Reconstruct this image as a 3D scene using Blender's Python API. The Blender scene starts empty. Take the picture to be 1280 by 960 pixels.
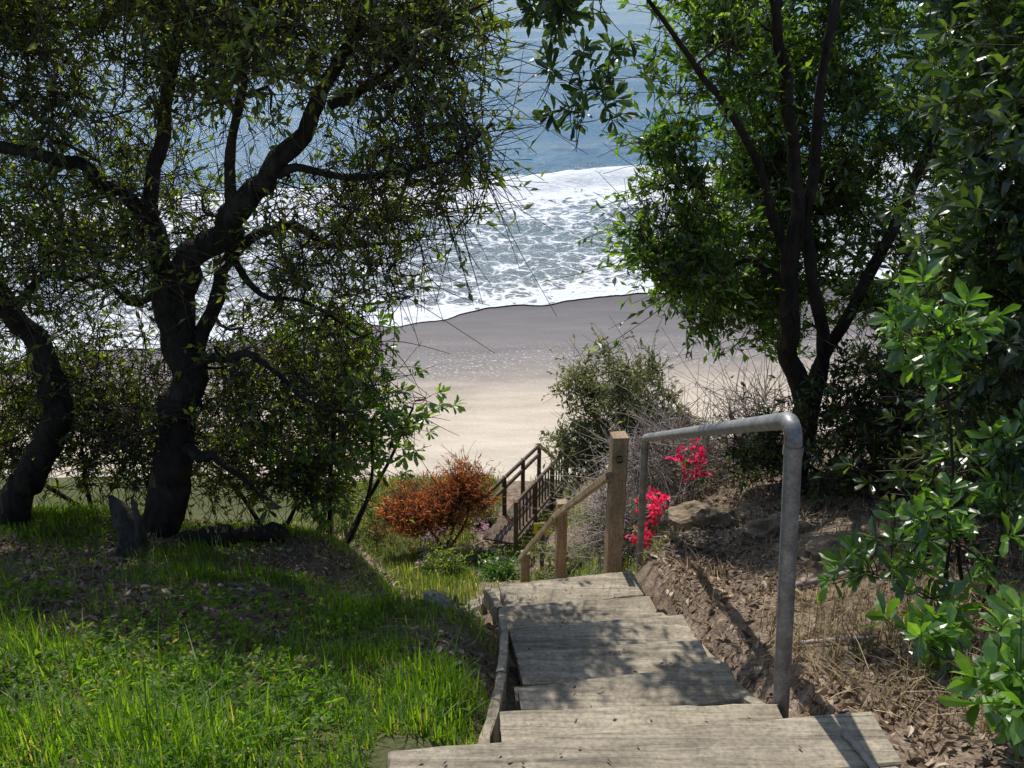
import bpy, bmesh, math, numpy as np
from mathutils import Vector, Matrix
rng = np.random.default_rng(7)
S = bpy.context.scene
COL = S.collection
rad = math.radians

# ------------------------------------------------------------------ helpers
class MB:
    def __init__(s): s.v=[]; s.f={}; s.n=0
    def add(s, v, f):
        v=np.asarray(v,float).reshape(-1,3); f=np.asarray(f,int)
        s.f.setdefault(f.shape[1],[]).append(f+s.n); s.v.append(v); s.n+=len(v)
    def mesh(s,name,smooth=False):
        me=bpy.data.meshes.new(name)
        if s.n==0: return me
        v=np.concatenate(s.v); me.vertices.add(len(v)); me.vertices.foreach_set('co',v.ravel())
        loops=[];tot=[]
        for k,fl in s.f.items():
            f=np.concatenate(fl); loops.append(f.ravel()); tot.append(np.full(len(f),k))
        loops=np.concatenate(loops); tot=np.concatenate(tot)
        st=np.concatenate([[0],np.cumsum(tot)[:-1]])
        me.loops.add(len(loops)); me.loops.foreach_set('vertex_index',loops)
        me.polygons.add(len(tot)); me.polygons.foreach_set('loop_start',st); me.polygons.foreach_set('loop_total',tot)
        me.polygons.foreach_set('use_smooth',np.full(len(tot),smooth))
        me.update(calc_edges=True); me.validate(); return me

def obj(name,me,mat=None,parent=None,**kw):
    o=bpy.data.objects.new(name,me); COL.objects.link(o)
    if mat is not None: me.materials.append(mat)
    if parent is not None:
        o.parent=parent; o.matrix_parent_inverse=Matrix.Translation(-Vector(parent.location))
    for k,v in kw.items(): o[k]=v
    return o
def empty(name,loc,label,category,**kw):
    e=bpy.data.objects.new(name,None); e.location=loc; e.empty_display_size=.2; COL.objects.link(e)
    e['label']=label; e['category']=category
    for k,v in kw.items(): e[k]=v
    return e
def norm(a): return a/np.maximum(np.linalg.norm(a,axis=-1,keepdims=True),1e-9)

def tubes(mb,P,R,m=4):
    P=np.asarray(P,float); R=np.asarray(R,float)
    if P.ndim==2: P=P[None]; R=R[None]
    N,K,_=P.shape
    if N==0: return
    T=norm(np.gradient(P,axis=1)); ref=norm(np.array([.31,.87,.22]))+0*T
    A=norm(np.cross(T,ref)); B=np.cross(T,A)
    an=np.arange(m)*2*np.pi/m
    V=P[:,:,None]+R[:,:,None,None]*(np.cos(an)[None,None,:,None]*A[:,:,None]+np.sin(an)[None,None,:,None]*B[:,:,None])
    n=np.arange(N)[:,None,None]*K*m; k=np.arange(K-1)[None,:,None]*m; j=np.arange(m)[None,None,:]; j2=(j+1)%m
    F=np.stack([n+k+j,n+k+j2,n+k+m+j2,n+k+m+j],-1).reshape(-1,4)
    mb.add(V,F)

def catmull(p,sub=6):
    p=np.asarray(p,float); q=np.vstack([2*p[0]-p[1],p,2*p[-1]-p[-2]]); out=[]
    for i in range(1,len(q)-2):
        for t in np.arange(sub)/sub:
            out.append(.5*((2*q[i])+(-q[i-1]+q[i+1])*t+(2*q[i-1]-5*q[i]+4*q[i+1]-q[i+2])*t*t+(-q[i-1]+3*q[i]-3*q[i+1]+q[i+2])*t**3))
    out.append(q[-2]); return np.array(out)

def leaves(mb,B,D,L,W,big=False,fold=.25,droop=.15):
    N=len(B)
    if N==0: return
    D=norm(D); r=norm(rng.normal(size=(N,3))+np.array([0,0,1.0])); Sd=norm(np.cross(D,r)); Nn=np.cross(Sd,D)
    L=np.broadcast_to(L,(N,))[:,None]; W=np.broadcast_to(W,(N,))[:,None]*.5
    i=np.arange(N)[:,None]
    if not big:
        t=B+D*L-Nn*L*droop; c=B+D*L*.5
        V=np.stack([B,c+Sd*W+Nn*W*fold,t,c-Sd*W+Nn*W*fold],1)
        F=np.concatenate([i*4+np.array([[0,1,2]]),i*4+np.array([[0,2,3]])])
        mb.add(V,F)
    else:
        m1=B+D*L*.38; m2=B+D*L*.76-Nn*L*droop*.4; t=B+D*L-Nn*L*droop
        V=np.stack([B,m1,m1+Sd*W*.72+Nn*W*fold,m1-Sd*W*.72+Nn*W*fold,m2,m2+Sd*W+Nn*W*fold,m2-Sd*W+Nn*W*fold,t],1)
        F=np.concatenate([i*8+np.array([[a,b,c]]) for a,b,c in [(0,2,1),(0,1,3),(1,2,5),(1,5,4),(3,1,4),(3,4,6),(4,5,7),(4,7,6)]])
        mb.add(V,F)

# ------------------------------------------------------------------ materials
def newmat(name):
    m=bpy.data.materials.new(name); m.use_nodes=True; nt=m.node_tree; nt.nodes.clear()
    out=nt.nodes.new('ShaderNodeOutputMaterial'); return m,nt,out
def nd(nt,t,ins=None,**kw):
    n=nt.nodes.new(t)
    for k,v in kw.items(): setattr(n,k,v)
    for k,v in (ins or {}).items():
        if isinstance(v,bpy.types.NodeSocket): nt.links.new(v,n.inputs[k])
        else: n.inputs[k].default_value=v
    return n
def ramp(nt,fac,stops,interp='LINEAR'):
    n=nd(nt,'ShaderNodeValToRGB',{'Fac':fac}); cr=n.color_ramp; cr.interpolation=interp
    while len(cr.elements)<len(stops): cr.elements.new(.5)
    for e,(p,c) in zip(cr.elements,stops):
        e.position=p; e.color=(*c,1) if len(c)==3 else c
    return n.outputs['Color']
def mathn(nt,op,a,b=0.0,c=None,clamp=False):
    n=nt.nodes.new('ShaderNodeMath'); n.operation=op; n.use_clamp=clamp
    for i,x in enumerate([a,b,c]):
        if x is None: continue
        if isinstance(x,bpy.types.NodeSocket): nt.links.new(x,n.inputs[i])
        else: n.inputs[i].default_value=x
    return n.outputs[0]
def mix(nt,f,a,b,bt='MIX'):
    n=nt.nodes.new('ShaderNodeMixRGB'); n.blend_type=bt
    for i,x in enumerate([f,a,b]):
        if isinstance(x,bpy.types.NodeSocket): nt.links.new(x,n.inputs[i])
        elif i==0: n.inputs[0].default_value=x
        else: n.inputs[i].default_value=(*x,1)
    return n.outputs[0]
def noise(nt,vec,scale,detail=4,rough=.6,dist=0):
    n=nd(nt,'ShaderNodeTexNoise',{'Scale':scale,'Detail':detail,'Roughness':rough,'Distortion':dist})
    if vec is not None: nt.links.new(vec,n.inputs['Vector'])
    return n.outputs['Fac']
def bump(nt,h,s=.5,d=.02):
    return nd(nt,'ShaderNodeBump',{'Height':h,'Strength':s,'Distance':d}).outputs['Normal']

def leafmat(name,stops,trans=.5,rough=.45,spec=.05,tint=(2.9,2.7,.8)):
    m,nt,out=newmat(name)
    g=nd(nt,'ShaderNodeNewGeometry')
    c=ramp(nt,g.outputs['Random Per Island'],stops)
    nz=noise(nt,g.outputs['Position'],2.2,0)
    c=mix(nt,.6,c,ramp(nt,nz,[(.3,(.5,.55,.5)),(.7,(1.5,1.35,1.1))]),'MULTIPLY')
    d=nd(nt,'ShaderNodeBsdfDiffuse',{'Color':c})
    t=nd(nt,'ShaderNodeBsdfTranslucent',{'Color':mix(nt,1.0,c,tint,'MULTIPLY')})
    gl=nd(nt,'ShaderNodeBsdfGlossy',{'Color':(1,1,1,1),'Roughness':rough})
    mx=nd(nt,'ShaderNodeMixShader',{0:trans,1:d.outputs[0],2:t.outputs[0]})
    m2=nd(nt,'ShaderNodeMixShader',{0:spec,1:mx.outputs[0],2:gl.outputs[0]})
    nt.links.new(m2.outputs[0],out.inputs[0]); return m

def woodmat(name,a,b,c,axis=0,rough=.8):
    m,nt,out=newmat(name)
    tc=nd(nt,'ShaderNodeTexCoord'); sc=[38,38,38]; sc[axis]=2.2
    mp=nd(nt,'ShaderNodeMapping',{'Vector':tc.outputs['Object'],'Scale':sc})
    g=noise(nt,mp.outputs[0],1.0,5,.7,.9)
    sc2=[9,9,9]; sc2[axis]=.7
    mp2=nd(nt,'ShaderNodeMapping',{'Vector':tc.outputs['Object'],'Scale':sc2})
    crack=ramp(nt,noise(nt,mp2.outputs[0],1.6,4,.75,.6),[(.33,(.35,.33,.3)),(.39,(1,1,1))])
    big=noise(nt,tc.outputs['Object'],4,4,.65)
    fine=noise(nt,tc.outputs['Object'],60,3,.6)
    col=ramp(nt,g,[(.28,a),(.5,b),(.72,c)])
    col=mix(nt,.85,col,ramp(nt,big,[(.3,(.6,.58,.55)),(.7,(1.25,1.22,1.18))]),'MULTIPLY')
    col=mix(nt,.6,col,ramp(nt,fine,[(.35,(.55,.55,.55)),(.6,(1.1,1.1,1.1))]),'MULTIPLY')
    col=mix(nt,.7,col,crack,'MULTIPLY')
    isl=nd(nt,'ShaderNodeNewGeometry').outputs['Random Per Island']
    col=mix(nt,1.0,col,ramp(nt,isl,[(0,(.78,.76,.75)),(1,(1.15,1.12,1.05))]),'MULTIPLY')
    h=mathn(nt,'ADD',g,mathn(nt,'MULTIPLY',fine,.3))
    p=nd(nt,'ShaderNodeBsdfPrincipled',{'Base Color':col,'Roughness':rough,'Specular IOR Level':.2,'Normal':bump(nt,h,.8,.007)})
    nt.links.new(p.outputs[0],out.inputs[0]); return m

def barkmat(name,a,b,scale=18):
    m,nt,out=newmat(name)
    tc=nd(nt,'ShaderNodeTexCoord'); mp=nd(nt,'ShaderNodeMapping',{'Vector':tc.outputs['Object'],'Scale':(1,1,.35)})
    n1=noise(nt,mp.outputs[0],scale,5,.7,.8); n2=noise(nt,tc.outputs['Object'],3,2)
    c=mix(nt,.6,ramp(nt,n1,[(.3,a),(.7,b)]),ramp(nt,n2,[(.3,(.6,.6,.6)),(.7,(1.3,1.3,1.2))]),'MULTIPLY')
    p=nd(nt,'ShaderNodeBsdfPrincipled',{'Base Color':c,'Roughness':.9,'Specular IOR Level':.15,'Normal':bump(nt,n1,1,.03)})
    nt.links.new(p.outputs[0],out.inputs[0]); return m
def twigmat(name,a,b):
    m,nt,out=newmat(name); g=nd(nt,'ShaderNodeNewGeometry')
    c=ramp(nt,g.outputs['Random Per Island'],[(0,a),(1,b)])
    d=nd(nt,'ShaderNodeBsdfDiffuse',{'Color':c}); nt.links.new(d.outputs[0],out.inputs[0]); return m

M_leaf_olive=leafmat('leaf_olive_green',[(0,(.04,.07,.014)),(.5,(.08,.125,.024)),(.85,(.13,.18,.04)),(1,(.18,.21,.07))],.55)
M_leaf_pitt=leafmat('leaf_glossy_green',[(0,(.03,.07,.014)),(.55,(.06,.13,.022)),(1,(.12,.21,.035))],.55,.35,.06)
M_leaf_dark=leafmat('leaf_dark_green',[(0,(.015,.04,.012)),(.6,(.04,.08,.022)),(1,(.07,.12,.035))],.42,.32,.05,(2.2,2.1,.8))
M_leaf_bright=leafmat('leaf_bright_green',[(0,(.04,.10,.015)),(.6,(.08,.19,.025)),(1,(.13,.27,.05))],.5,.35,.07,(2.2,2.1,.8))
M_leaf_grey=leafmat('leaf_greyish_green',[(0,(.09,.11,.05)),(.6,(.16,.19,.10)),(1,(.27,.26,.17))],.4,.6,.02,(1.8,1.8,1.1))
M_leaf_rust=leafmat('leaf_rusty_orange',[(0,(.26,.09,.035)),(.6,(.44,.18,.07)),(1,(.50,.27,.14))],.45,.7,.01,(1.7,1.4,1))
M_flower=leafmat('bract_magenta_red',[(0,(.6,.01,.08)),(.6,(.82,.02,.15)),(1,(.85,.1,.28))],.4,.6,.02,(1.1,1,1))
M_pink=leafmat('petal_pale_pink',[(0,(.45,.25,.4)),(1,(.6,.45,.55))],.4,.6,.02,(1.1,1,1))
M_grass=leafmat('grass_blade_green',[(0,(.05,.11,.012)),(.6,(.10,.21,.02)),(.88,(.15,.27,.03)),(1,(.3,.27,.14))],.55,.5,.015,(2.5,2.3,.6))
M_grass_ledge=leafmat('ledge_grass_green',[(0,(.06,.10,.02)),(.6,(.12,.18,.035)),(.85,(.19,.22,.07)),(1,(.34,.30,.17))],.5,.5,.01,(1.9,1.7,.8))
M_straw=leafmat('dry_straw',[(0,(.16,.12,.07)),(.6,(.32,.25,.155)),(1,(.5,.42,.28))],.3,.8,.01,(1,1,.9))
M_litter=leafmat('dead_leaf_brown',[(0,(.06,.04,.028)),(.5,(.17,.12,.085)),(.85,(.33,.25,.18)),(1,(.52,.43,.34))],.15,.6,.03,(1,1,.9))
M_bark=barkmat('bark_dark',(.015,.013,.011),(.075,.062,.05))
M_twigdark=twigmat('twig_brown',(.03,.024,.018),(.12,.095,.07))
M_twig=barkmat('bark_grey',(.05,.04,.032),(.13,.105,.085),40)
M_dry=twigmat('dry_twig_grey',(.18,.15,.14),(.42,.37,.35))
M_tread=woodmat('weathered_tread_wood',(.17,.155,.125),(.33,.30,.24),(.48,.44,.36),0)
M_string=woodmat('weathered_board_wood',(.18,.165,.13),(.31,.285,.225),(.43,.40,.33),1)
M_post=woodmat('post_wood',(.22,.165,.105),(.37,.29,.20),(.46,.38,.27),2)
M_rail=woodmat('rail_wood',(.22,.165,.105),(.37,.29,.20),(.46,.38,.27),1)
M_deckwood=woodmat('brown_rail_wood',(.06,.046,.034),(.12,.093,.068),(.2,.16,.115),1)

def metal():
    m,nt,out=newmat('galvanised_steel'); tc=nd(nt,'ShaderNodeTexCoord')
    a=noise(nt,tc.outputs['Object'],14,5,.65); b=noise(nt,tc.outputs['Object'],90,3,.6)
    c=ramp(nt,a,[(.3,(.15,.15,.15)),(.55,(.26,.26,.265)),(.75,(.4,.4,.4))])
    c=mix(nt,ramp(nt,noise(nt,tc.outputs['Object'],6,5,.7),[(.58,(0,0,0)),(.68,(.75,.75,.75))]),c,(.15,.11,.085))
    c=mix(nt,.6,c,ramp(nt,b,[(.35,(.6,.6,.6)),(.6,(1.15,1.15,1.15))]),'MULTIPLY')
    p=nd(nt,'ShaderNodeBsdfPrincipled',{'Base Color':c,'Metallic':.4,'Roughness':.5,'Normal':bump(nt,b,.3,.002)})
    nt.links.new(p.outputs[0],out.inputs[0]); return m
M_steel=metal()
def rockmat(name,a,b):
    m,nt,out=newmat(name); tc=nd(nt,'ShaderNodeTexCoord')
    n=noise(nt,tc.outputs['Object'],9,7,.65)
    p=nd(nt,'ShaderNodeBsdfPrincipled',{'Base Color':ramp(nt,n,[(.3,a),(.7,b)]),'Roughness':.95,'Specular IOR Level':.1,'Normal':bump(nt,n,.9,.04)})
    nt.links.new(p.outputs[0],out.inputs[0]); return m
M_rock=rockmat('brown_sandstone',(.12,.09,.06),(.34,.27,.19))
M_drift=rockmat('bleached_driftwood',(.16,.14,.12),(.42,.39,.34))
def plain(name,c,r=.6):
    m,nt,out=newmat(name); g=nd(nt,'ShaderNodeTexCoord')
    n=noise(nt,g.outputs['Object'],30,3)
    p=nd(nt,'ShaderNodeBsdfPrincipled',{'Base Color':mix(nt,.3,c,ramp(nt,n,[(.3,(.6,.6,.6)),(.7,(1,1,1))]),'MULTIPLY'),'Roughness':r})
    nt.links.new(p.outputs[0],out.inputs[0]); return m
M_yellow=plain('sign_yellow',(.75,.6,.02),.4); M_black=plain('sign_black',(.02,.02,.02),.5)

# ------------------------------------------------------------------ terrain
def sm(a,b,x): t=np.clip((x-a)/(b-a),0,1); return t*t*(3-2*t)
def vn(x,y,s,seed=0):
    x=np.asarray(x)/s+seed*17.3; y=np.asarray(y)/s+seed*9.1
    xi=np.floor(x).astype(int); yi=np.floor(y).astype(int); fx=x-xi; fy=y-yi
    h=lambda a,b: (np.sin(a*127.1+b*311.7+seed*74.7)*43758.5453)%1.0
    fx=fx*fx*(3-2*fx); fy=fy*fy*(3-2*fy)
    return (h(xi,yi)*(1-fx)+h(xi+1,yi)*fx)*(1-fy)+(h(xi,yi+1)*(1-fx)+h(xi+1,yi+1)*fx)*fy-.5
CX=lambda y: np.interp(y,[0,4,4.7,8.6,16],[.41,.41,.30,-.35,.1])
STZ=lambda y: np.interp(y,[-3,1.3,2.2,2.5,4.67,8.6,9.5],[-1.1,-2.1,-2.17,-2.36,-3.35,-6.7,-7.3])
def H(x,y):
    x=np.asarray(x,float); y=np.asarray(y,float)
    far=[(24,-14),(33,-21.6),(36,-22.3),(42,-22.8)]
    def pr(pts,yy=None): pts=pts+far; return np.interp(y if yy is None else yy,[p[0] for p in pts],[p[1] for p in pts])
    zc=pr([(-4,-1.0),(0,-1.6),(2.2,-2.45),(5,-3.75),(9,-7.1),(16,-11.2),(21,-12.2)])
    yl=y+1.3*sm(-1.5,-.25,x)*sm(3.9,5.3,y)*sm(14,9,y)
    zl=pr([(-4,-.7),(0,-1.45),(2,-2.13),(6,-3.85),(7,-4.7),(10,-7.7),(16,-11.1),(21,-12.1)],yl)
    zr=pr([(-4,-.8),(0,-1.48),(2.5,-2.30),(3.5,-2.76),(6.5,-4.0),(8.5,-5.1),(12,-7.9),(16,-10.6),(21,-11.8)])
    cx=CX(y)
    wl=sm(cx-.35,cx-.75,x); wr=sm(cx+.4,cx+.7+1.4*sm(4.8,7,y),x)
    z=zc*(1-wl)*(1-wr)+zl*wl+zr*wr
    fade=sm(34,26,y)
    z+=fade*(np.clip(-x-.5,0,4)*.06+ np.clip(x-1.2,0,8)*.2)
    amp=.06+.5*sm(8,20,y)
    rough=1+1.0*sm(.9,1.3,x)*sm(3,4.5,y)
    z+=fade*(vn(x,y,.55,1)*.08*rough+vn(x,y,.2,2)*.035*rough+vn(x,y,.11,22)*.015+vn(x,y,2.5,3)*amp)
    band=sm(.62,.45,np.abs(x-cx))*(y<9.4)*(y>-3)
    return np.where(band>0,z*(1-band)+np.minimum(z,STZ(y)-.1)*band,z)
def axis(parts):
    out=[]
    for a,b,s in parts: out.append(np.arange(a,b,s))
    return np.concatenate(out)
xs=axis([(-70,-12,3),(-12,-4.5,.5),(-4.5,4.5,.055),(4.5,12,.5),(12,71,3)])
ys=axis([(-6,1,.4),(1,8,.055),(8,23,.2),(23,43,.6)])
X,Y=np.meshgrid(xs,ys); Z=H(X,Y)
mb=MB(); nx=len(xs); ny=len(ys)
i=np.arange(ny-1)[:,None]*nx+np.arange(nx-1)[None]
mb.add(np.stack([X,Y,Z],-1),np.stack([i,i+1,i+nx+1,i+nx],-1).reshape(-1,4))
me=mb.mesh('ground',True)
def grassmask(x,y):
    cx=CX(y)
    shade=sm(2.8,3.6,y)*(1-sm(6.4,6.9,y))
    g=sm(cx-.42,cx-.62,x)*np.clip(.97-.66*shade+vn(x,y,.5,5)*(.3+1.2*shade),0,1)
    g2=sm(10,14,y)*np.clip(.6+vn(x,y,.9,6)*1.5,0,1)*sm(24,22,y)
    pc=-.15-.35*np.sin((y-14)*.7)
    path=sm(.5,.22,np.abs(x-pc))*sm(13,15,y)
    g3=sm(5.2,6.5,y)*np.clip(.55+vn(x,y,.8,26),0,1)*sm(1.5,1.1,x)
    return np.maximum(np.maximum(g,g2)*(1-path),g3*sm(cx+.45,cx+.6,x)*(y<12))
at=me.attributes.new('grass','FLOAT','POINT'); at.data.foreach_set('value',grassmask(X,Y).ravel().astype(np.float32))
m,nt,out=newmat('bank_soil_and_grass'); g=nd(nt,'ShaderNodeNewGeometry'); pos=g.outputs['Position']
a=nd(nt,'ShaderNodeAttribute',attribute_name='grass').outputs['Fac']
n1=noise(nt,pos,7,6,.7); n2=noise(nt,pos,45,4,.7)
soil=ramp(nt,n1,[(.3,(.11,.08,.06)),(.5,(.25,.195,.15)),(.7,(.40,.33,.265))])
soil=mix(nt,.8,soil,ramp(nt,n2,[(.35,(.45,.42,.40)),(.65,(1.4,1.35,1.3))]),'MULTIPLY')
gr=ramp(nt,n2,[(.3,(.035,.05,.015)),(.6,(.08,.11,.03)),(.75,(.14,.15,.06))])
c=mix(nt,mathn(nt,'MULTIPLY',a,ramp(nt,n1,[(.3,(.5,.5,.5)),(.6,(1,1,1))])),soil,gr)
p=nd(nt,'ShaderNodeBsdfPrincipled',{'Base Color':c,'Roughness':.95,'Specular IOR Level':.1,'Normal':bump(nt,n2,1,.03)})
nt.links.new(p.outputs[0],out.inputs[0])
obj('ground',me,m,kind='structure',label='earth bluff with soil and grass beside wooden steps')

# beach
SEA=-22.0
edge=lambda x: 61.5+.27*np.clip(x,-60,60)+vn(x,0*x,5,11)*3.0+vn(x,0*x,1.7,12)*.9+vn(x,0*x,.6,13)*.3
xb=np.arange(-300,301,3.); yb=axis([(26,80,2),(80,90,5)])
Xb,Yb=np.meshgrid(xb,yb); Zb=SEA+np.clip((58+.27*np.clip(Xb,-60,60)-Yb)*.012,-.35,.4)-.03
mb=MB(); n_=len(xb); i=np.arange(len(yb)-1)[:,None]*n_+np.arange(n_-1)[None]
mb.add(np.stack([Xb,Yb,Zb],-1),np.stack([i,i+1,i+n_+1,i+n_],-1).reshape(-1,4))
m,nt,out=newmat('beach_sand'); pos=nd(nt,'ShaderNodeNewGeometry').outputs['Position']
sp=nd(nt,'ShaderNodeSeparateXYZ',{0:pos})
yp=mathn(nt,'SUBTRACT',sp.outputs[1],mathn(nt,'MULTIPLY',sp.outputs[0],.12))
mp=nd(nt,'ShaderNodeMapping',{'Vector':pos,'Scale':(.12,.5,.5)})
w=noise(nt,mp.outputs[0],1.0,4,.55,.4); yq=mathn(nt,'ADD',yp,mathn(nt,'MULTIPLY',mathn(nt,'SUBTRACT',w,.5),5))
f=nd(nt,'ShaderNodeMapRange',{'Value':yq,'From Min':38,'From Max':64}).outputs[0]
c=ramp(nt,f,[(0,(.56,.49,.39)),(.33,(.50,.43,.345)),(.42,(.38,.33,.275)),(.50,(.25,.22,.195)),(.62,(.175,.158,.155)),(.85,(.13,.12,.125)),(1,(.09,.083,.088))])
fn=noise(nt,pos,6,5,.7); c=mix(nt,.4,c,ramp(nt,fn,[(.35,(.75,.75,.75)),(.65,(1.15,1.15,1.15))]),'MULTIPLY')
lo=noise(nt,mp.outputs[0],1.7,4,.6); c=mix(nt,.7,c,ramp(nt,lo,[(.35,(.78,.78,.78)),(.65,(1.14,1.14,1.14))]),'MULTIPLY')
sp2=ramp(nt,noise(nt,pos,4.5,3,.8),[(.58,(0,0,0)),(.62,(1,1,1))])
band=ramp(nt,f,[(.40,(0,0,0)),(.48,(.4,.4,.4)),(.55,(1,1,1)),(.62,(.5,.5,.5)),(.72,(0,0,0))])
c=mix(nt,mathn(nt,'MULTIPLY',sp2,mathn(nt,'MULTIPLY',band,.7)),c,(.6,.58,.57))  # pale flecks: sun glitter on the wet sand, painted into its colour
r=ramp(nt,f,[(.35,(.95,.95,.95)),(.5,(.75,.75,.75)),(1,(.65,.65,.65))])
p=nd(nt,'ShaderNodeBsdfPrincipled',{'Base Color':c,'Roughness':r,'Specular IOR Level':.2,'Normal':bump(nt,fn,.35,.05)})
nt.links.new(p.outputs[0],out.inputs[0])
obj('beach',mb.mesh('beach',True),m,kind='structure',label='wet and dry sand beach below the bluff')

# sea
us=np.linspace(-1,1,361); vs=np.concatenate([[0,.08,.16,.3,.5],np.arange(.8,60,.35),np.geomspace(60,5000,90)])
U,V=np.meshgrid(us,vs)
XX=U*(70+V*1.1); YY=edge(XX)*np.exp(-V/15)+(61.5+.27*np.clip(XX,-60,60))*(1-np.exp(-V/15))+V
yp=YY-.27*np.clip(XX,-60,60)+vn(XX,0*XX,14,3)*5
ZZ=SEA+.0+.06*sm(0,1.5,V)
ZZ+=1.1*np.exp(-((yp-100)/3.2)**2)*(1-.4*vn(XX,YY,7,4))+.35*np.exp(-((yp-86)/3)**2)+.18*np.exp(-((yp-74)/2)**2)
ZZ+=sm(3,12,V)*(vn(XX,YY,1.8,6)*.22+vn(XX,YY,.8,7)*.12)*sm(250,80,V)
ZZ+=sm(45,60,V)*.5*np.sin((YY-.15*XX+vn(XX,YY,25,8)*14)/5.5)*sm(800,300,V)
mb=MB(); n_=len(us); i=np.arange(len(vs)-1)[:,None]*n_+np.arange(n_-1)[None]
mb.add(np.stack([XX,YY,ZZ],-1),np.stack([i,i+1,i+n_+1,i+n_],-1).reshape(-1,4))
m,nt,out=newmat('sea_water_and_foam'); pos=nd(nt,'ShaderNodeNewGeometry').outputs['Position']
sp=nd(nt,'ShaderNodeSeparateXYZ',{0:pos})
xc=mathn(nt,'MINIMUM',mathn(nt,'MAXIMUM',sp.outputs[0],-60),60)
mpw=nd(nt,'ShaderNodeMapping',{'Vector':pos,'Scale':(.35,1,1)})
wob=noise(nt,mpw.outputs[0],.14,4,.6)
yq=mathn(nt,'ADD',mathn(nt,'SUBTRACT',sp.outputs[1],mathn(nt,'MULTIPLY',xc,.27)),mathn(nt,'MULTIPLY',mathn(nt,'SUBTRACT',wob,.5),9))
f=nd(nt,'ShaderNodeMapRange',{'Value':yq,'From Min':58,'From Max':118}).outputs[0]
A=ramp(nt,f,[(0,(1,1,1)),(.08,(.8,.8,.8)),(.11,(.45,.45,.45)),(.2,(.37,.37,.37)),(.3,(.30,.30,.30)),(.42,(.37,.37,.37)),(.52,(.40,.40,.40)),(.57,(.6,.6,.6)),(.62,(.85,.85,.85)),(.72,(.76,.76,.76)),(.79,(.25,.25,.25)),(.84,(0,0,0))])
dn=nd(nt,'ShaderNodeTexNoise',{'Vector':pos,'Scale':.55,'Detail':3.0})
dv=nd(nt,'ShaderNodeVectorMath',{0:pos},operation='ADD')
ds=nd(nt,'ShaderNodeVectorMath',{0:dn.outputs['Color']},operation='SCALE'); ds.inputs['Scale'].default_value=3.4
nt.links.new(ds.outputs[0],dv.inputs[1])
def web(scale):
    v=nd(nt,'ShaderNodeTexVoronoi',{'Vector':dv.outputs[0],'Scale':scale},feature='DISTANCE_TO_EDGE')
    return mathn(nt,'SUBTRACT',1.0,mathn(nt,'MULTIPLY',v.outputs['Distance'],2.8),clamp=True)
wv=mathn(nt,'MAXIMUM',web(.42),mathn(nt,'MULTIPLY',web(1.1),.9))
nn=noise(nt,pos,1.6,5,.7); n0=noise(nt,pos,.22,3,.6)
pat=mathn(nt,'ADD',mathn(nt,'MULTIPLY',wv,.55),mathn(nt,'ADD',mathn(nt,'MULTIPLY',nn,.35),mathn(nt,'MULTIPLY',n0,.4)))
th=mathn(nt,'SUBTRACT',1.02,mathn(nt,'MULTIPLY',A,.66))
foam=nd(nt,'ShaderNodeMapRange',{'Value':mathn(nt,'SUBTRACT',pat,th),'From Min':-.05,'From Max':.12}).outputs[0]
wc=ramp(nt,f,[(0,(.13,.14,.14)),(.15,(.10,.125,.14)),(.5,(.08,.14,.175)),(.8,(.03,.11,.175)),(1,(.018,.095,.18))])
mp3=nd(nt,'ShaderNodeMapping',{'Vector':pos,'Scale':(.3,1,1)})
st=noise(nt,mp3.outputs[0],.5,5,.7)
wc=mix(nt,.8,wc,ramp(nt,st,[(.35,(.45,.6,.7)),(.65,(1.5,1.4,1.3))]),'MULTIPLY')
fc=mix(nt,nn,(.48,.53,.58),(.84,.85,.86))
col=mix(nt,foam,wc,fc)
rr=nd(nt,'ShaderNodeMapRange',{'Value':foam,'To Min':.2,'To Max':.9}).outputs[0]
hh=mathn(nt,'ADD',mathn(nt,'MULTIPLY',st,.8),mathn(nt,'ADD',mathn(nt,'MULTIPLY',nn,.5),mathn(nt,'MULTIPLY',foam,.3)))
p=nd(nt,'ShaderNodeBsdfPrincipled',{'Base Color':col,'Roughness':rr,'IOR':1.33,'Specular IOR Level':.25,'Normal':bump(nt,hh,.9,.4)})
nt.links.new(p.outputs[0],out.inputs[0])
obj('sea',mb.mesh('sea',True),m,kind='structure',label='blue sea with breaking white surf and foam')

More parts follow.
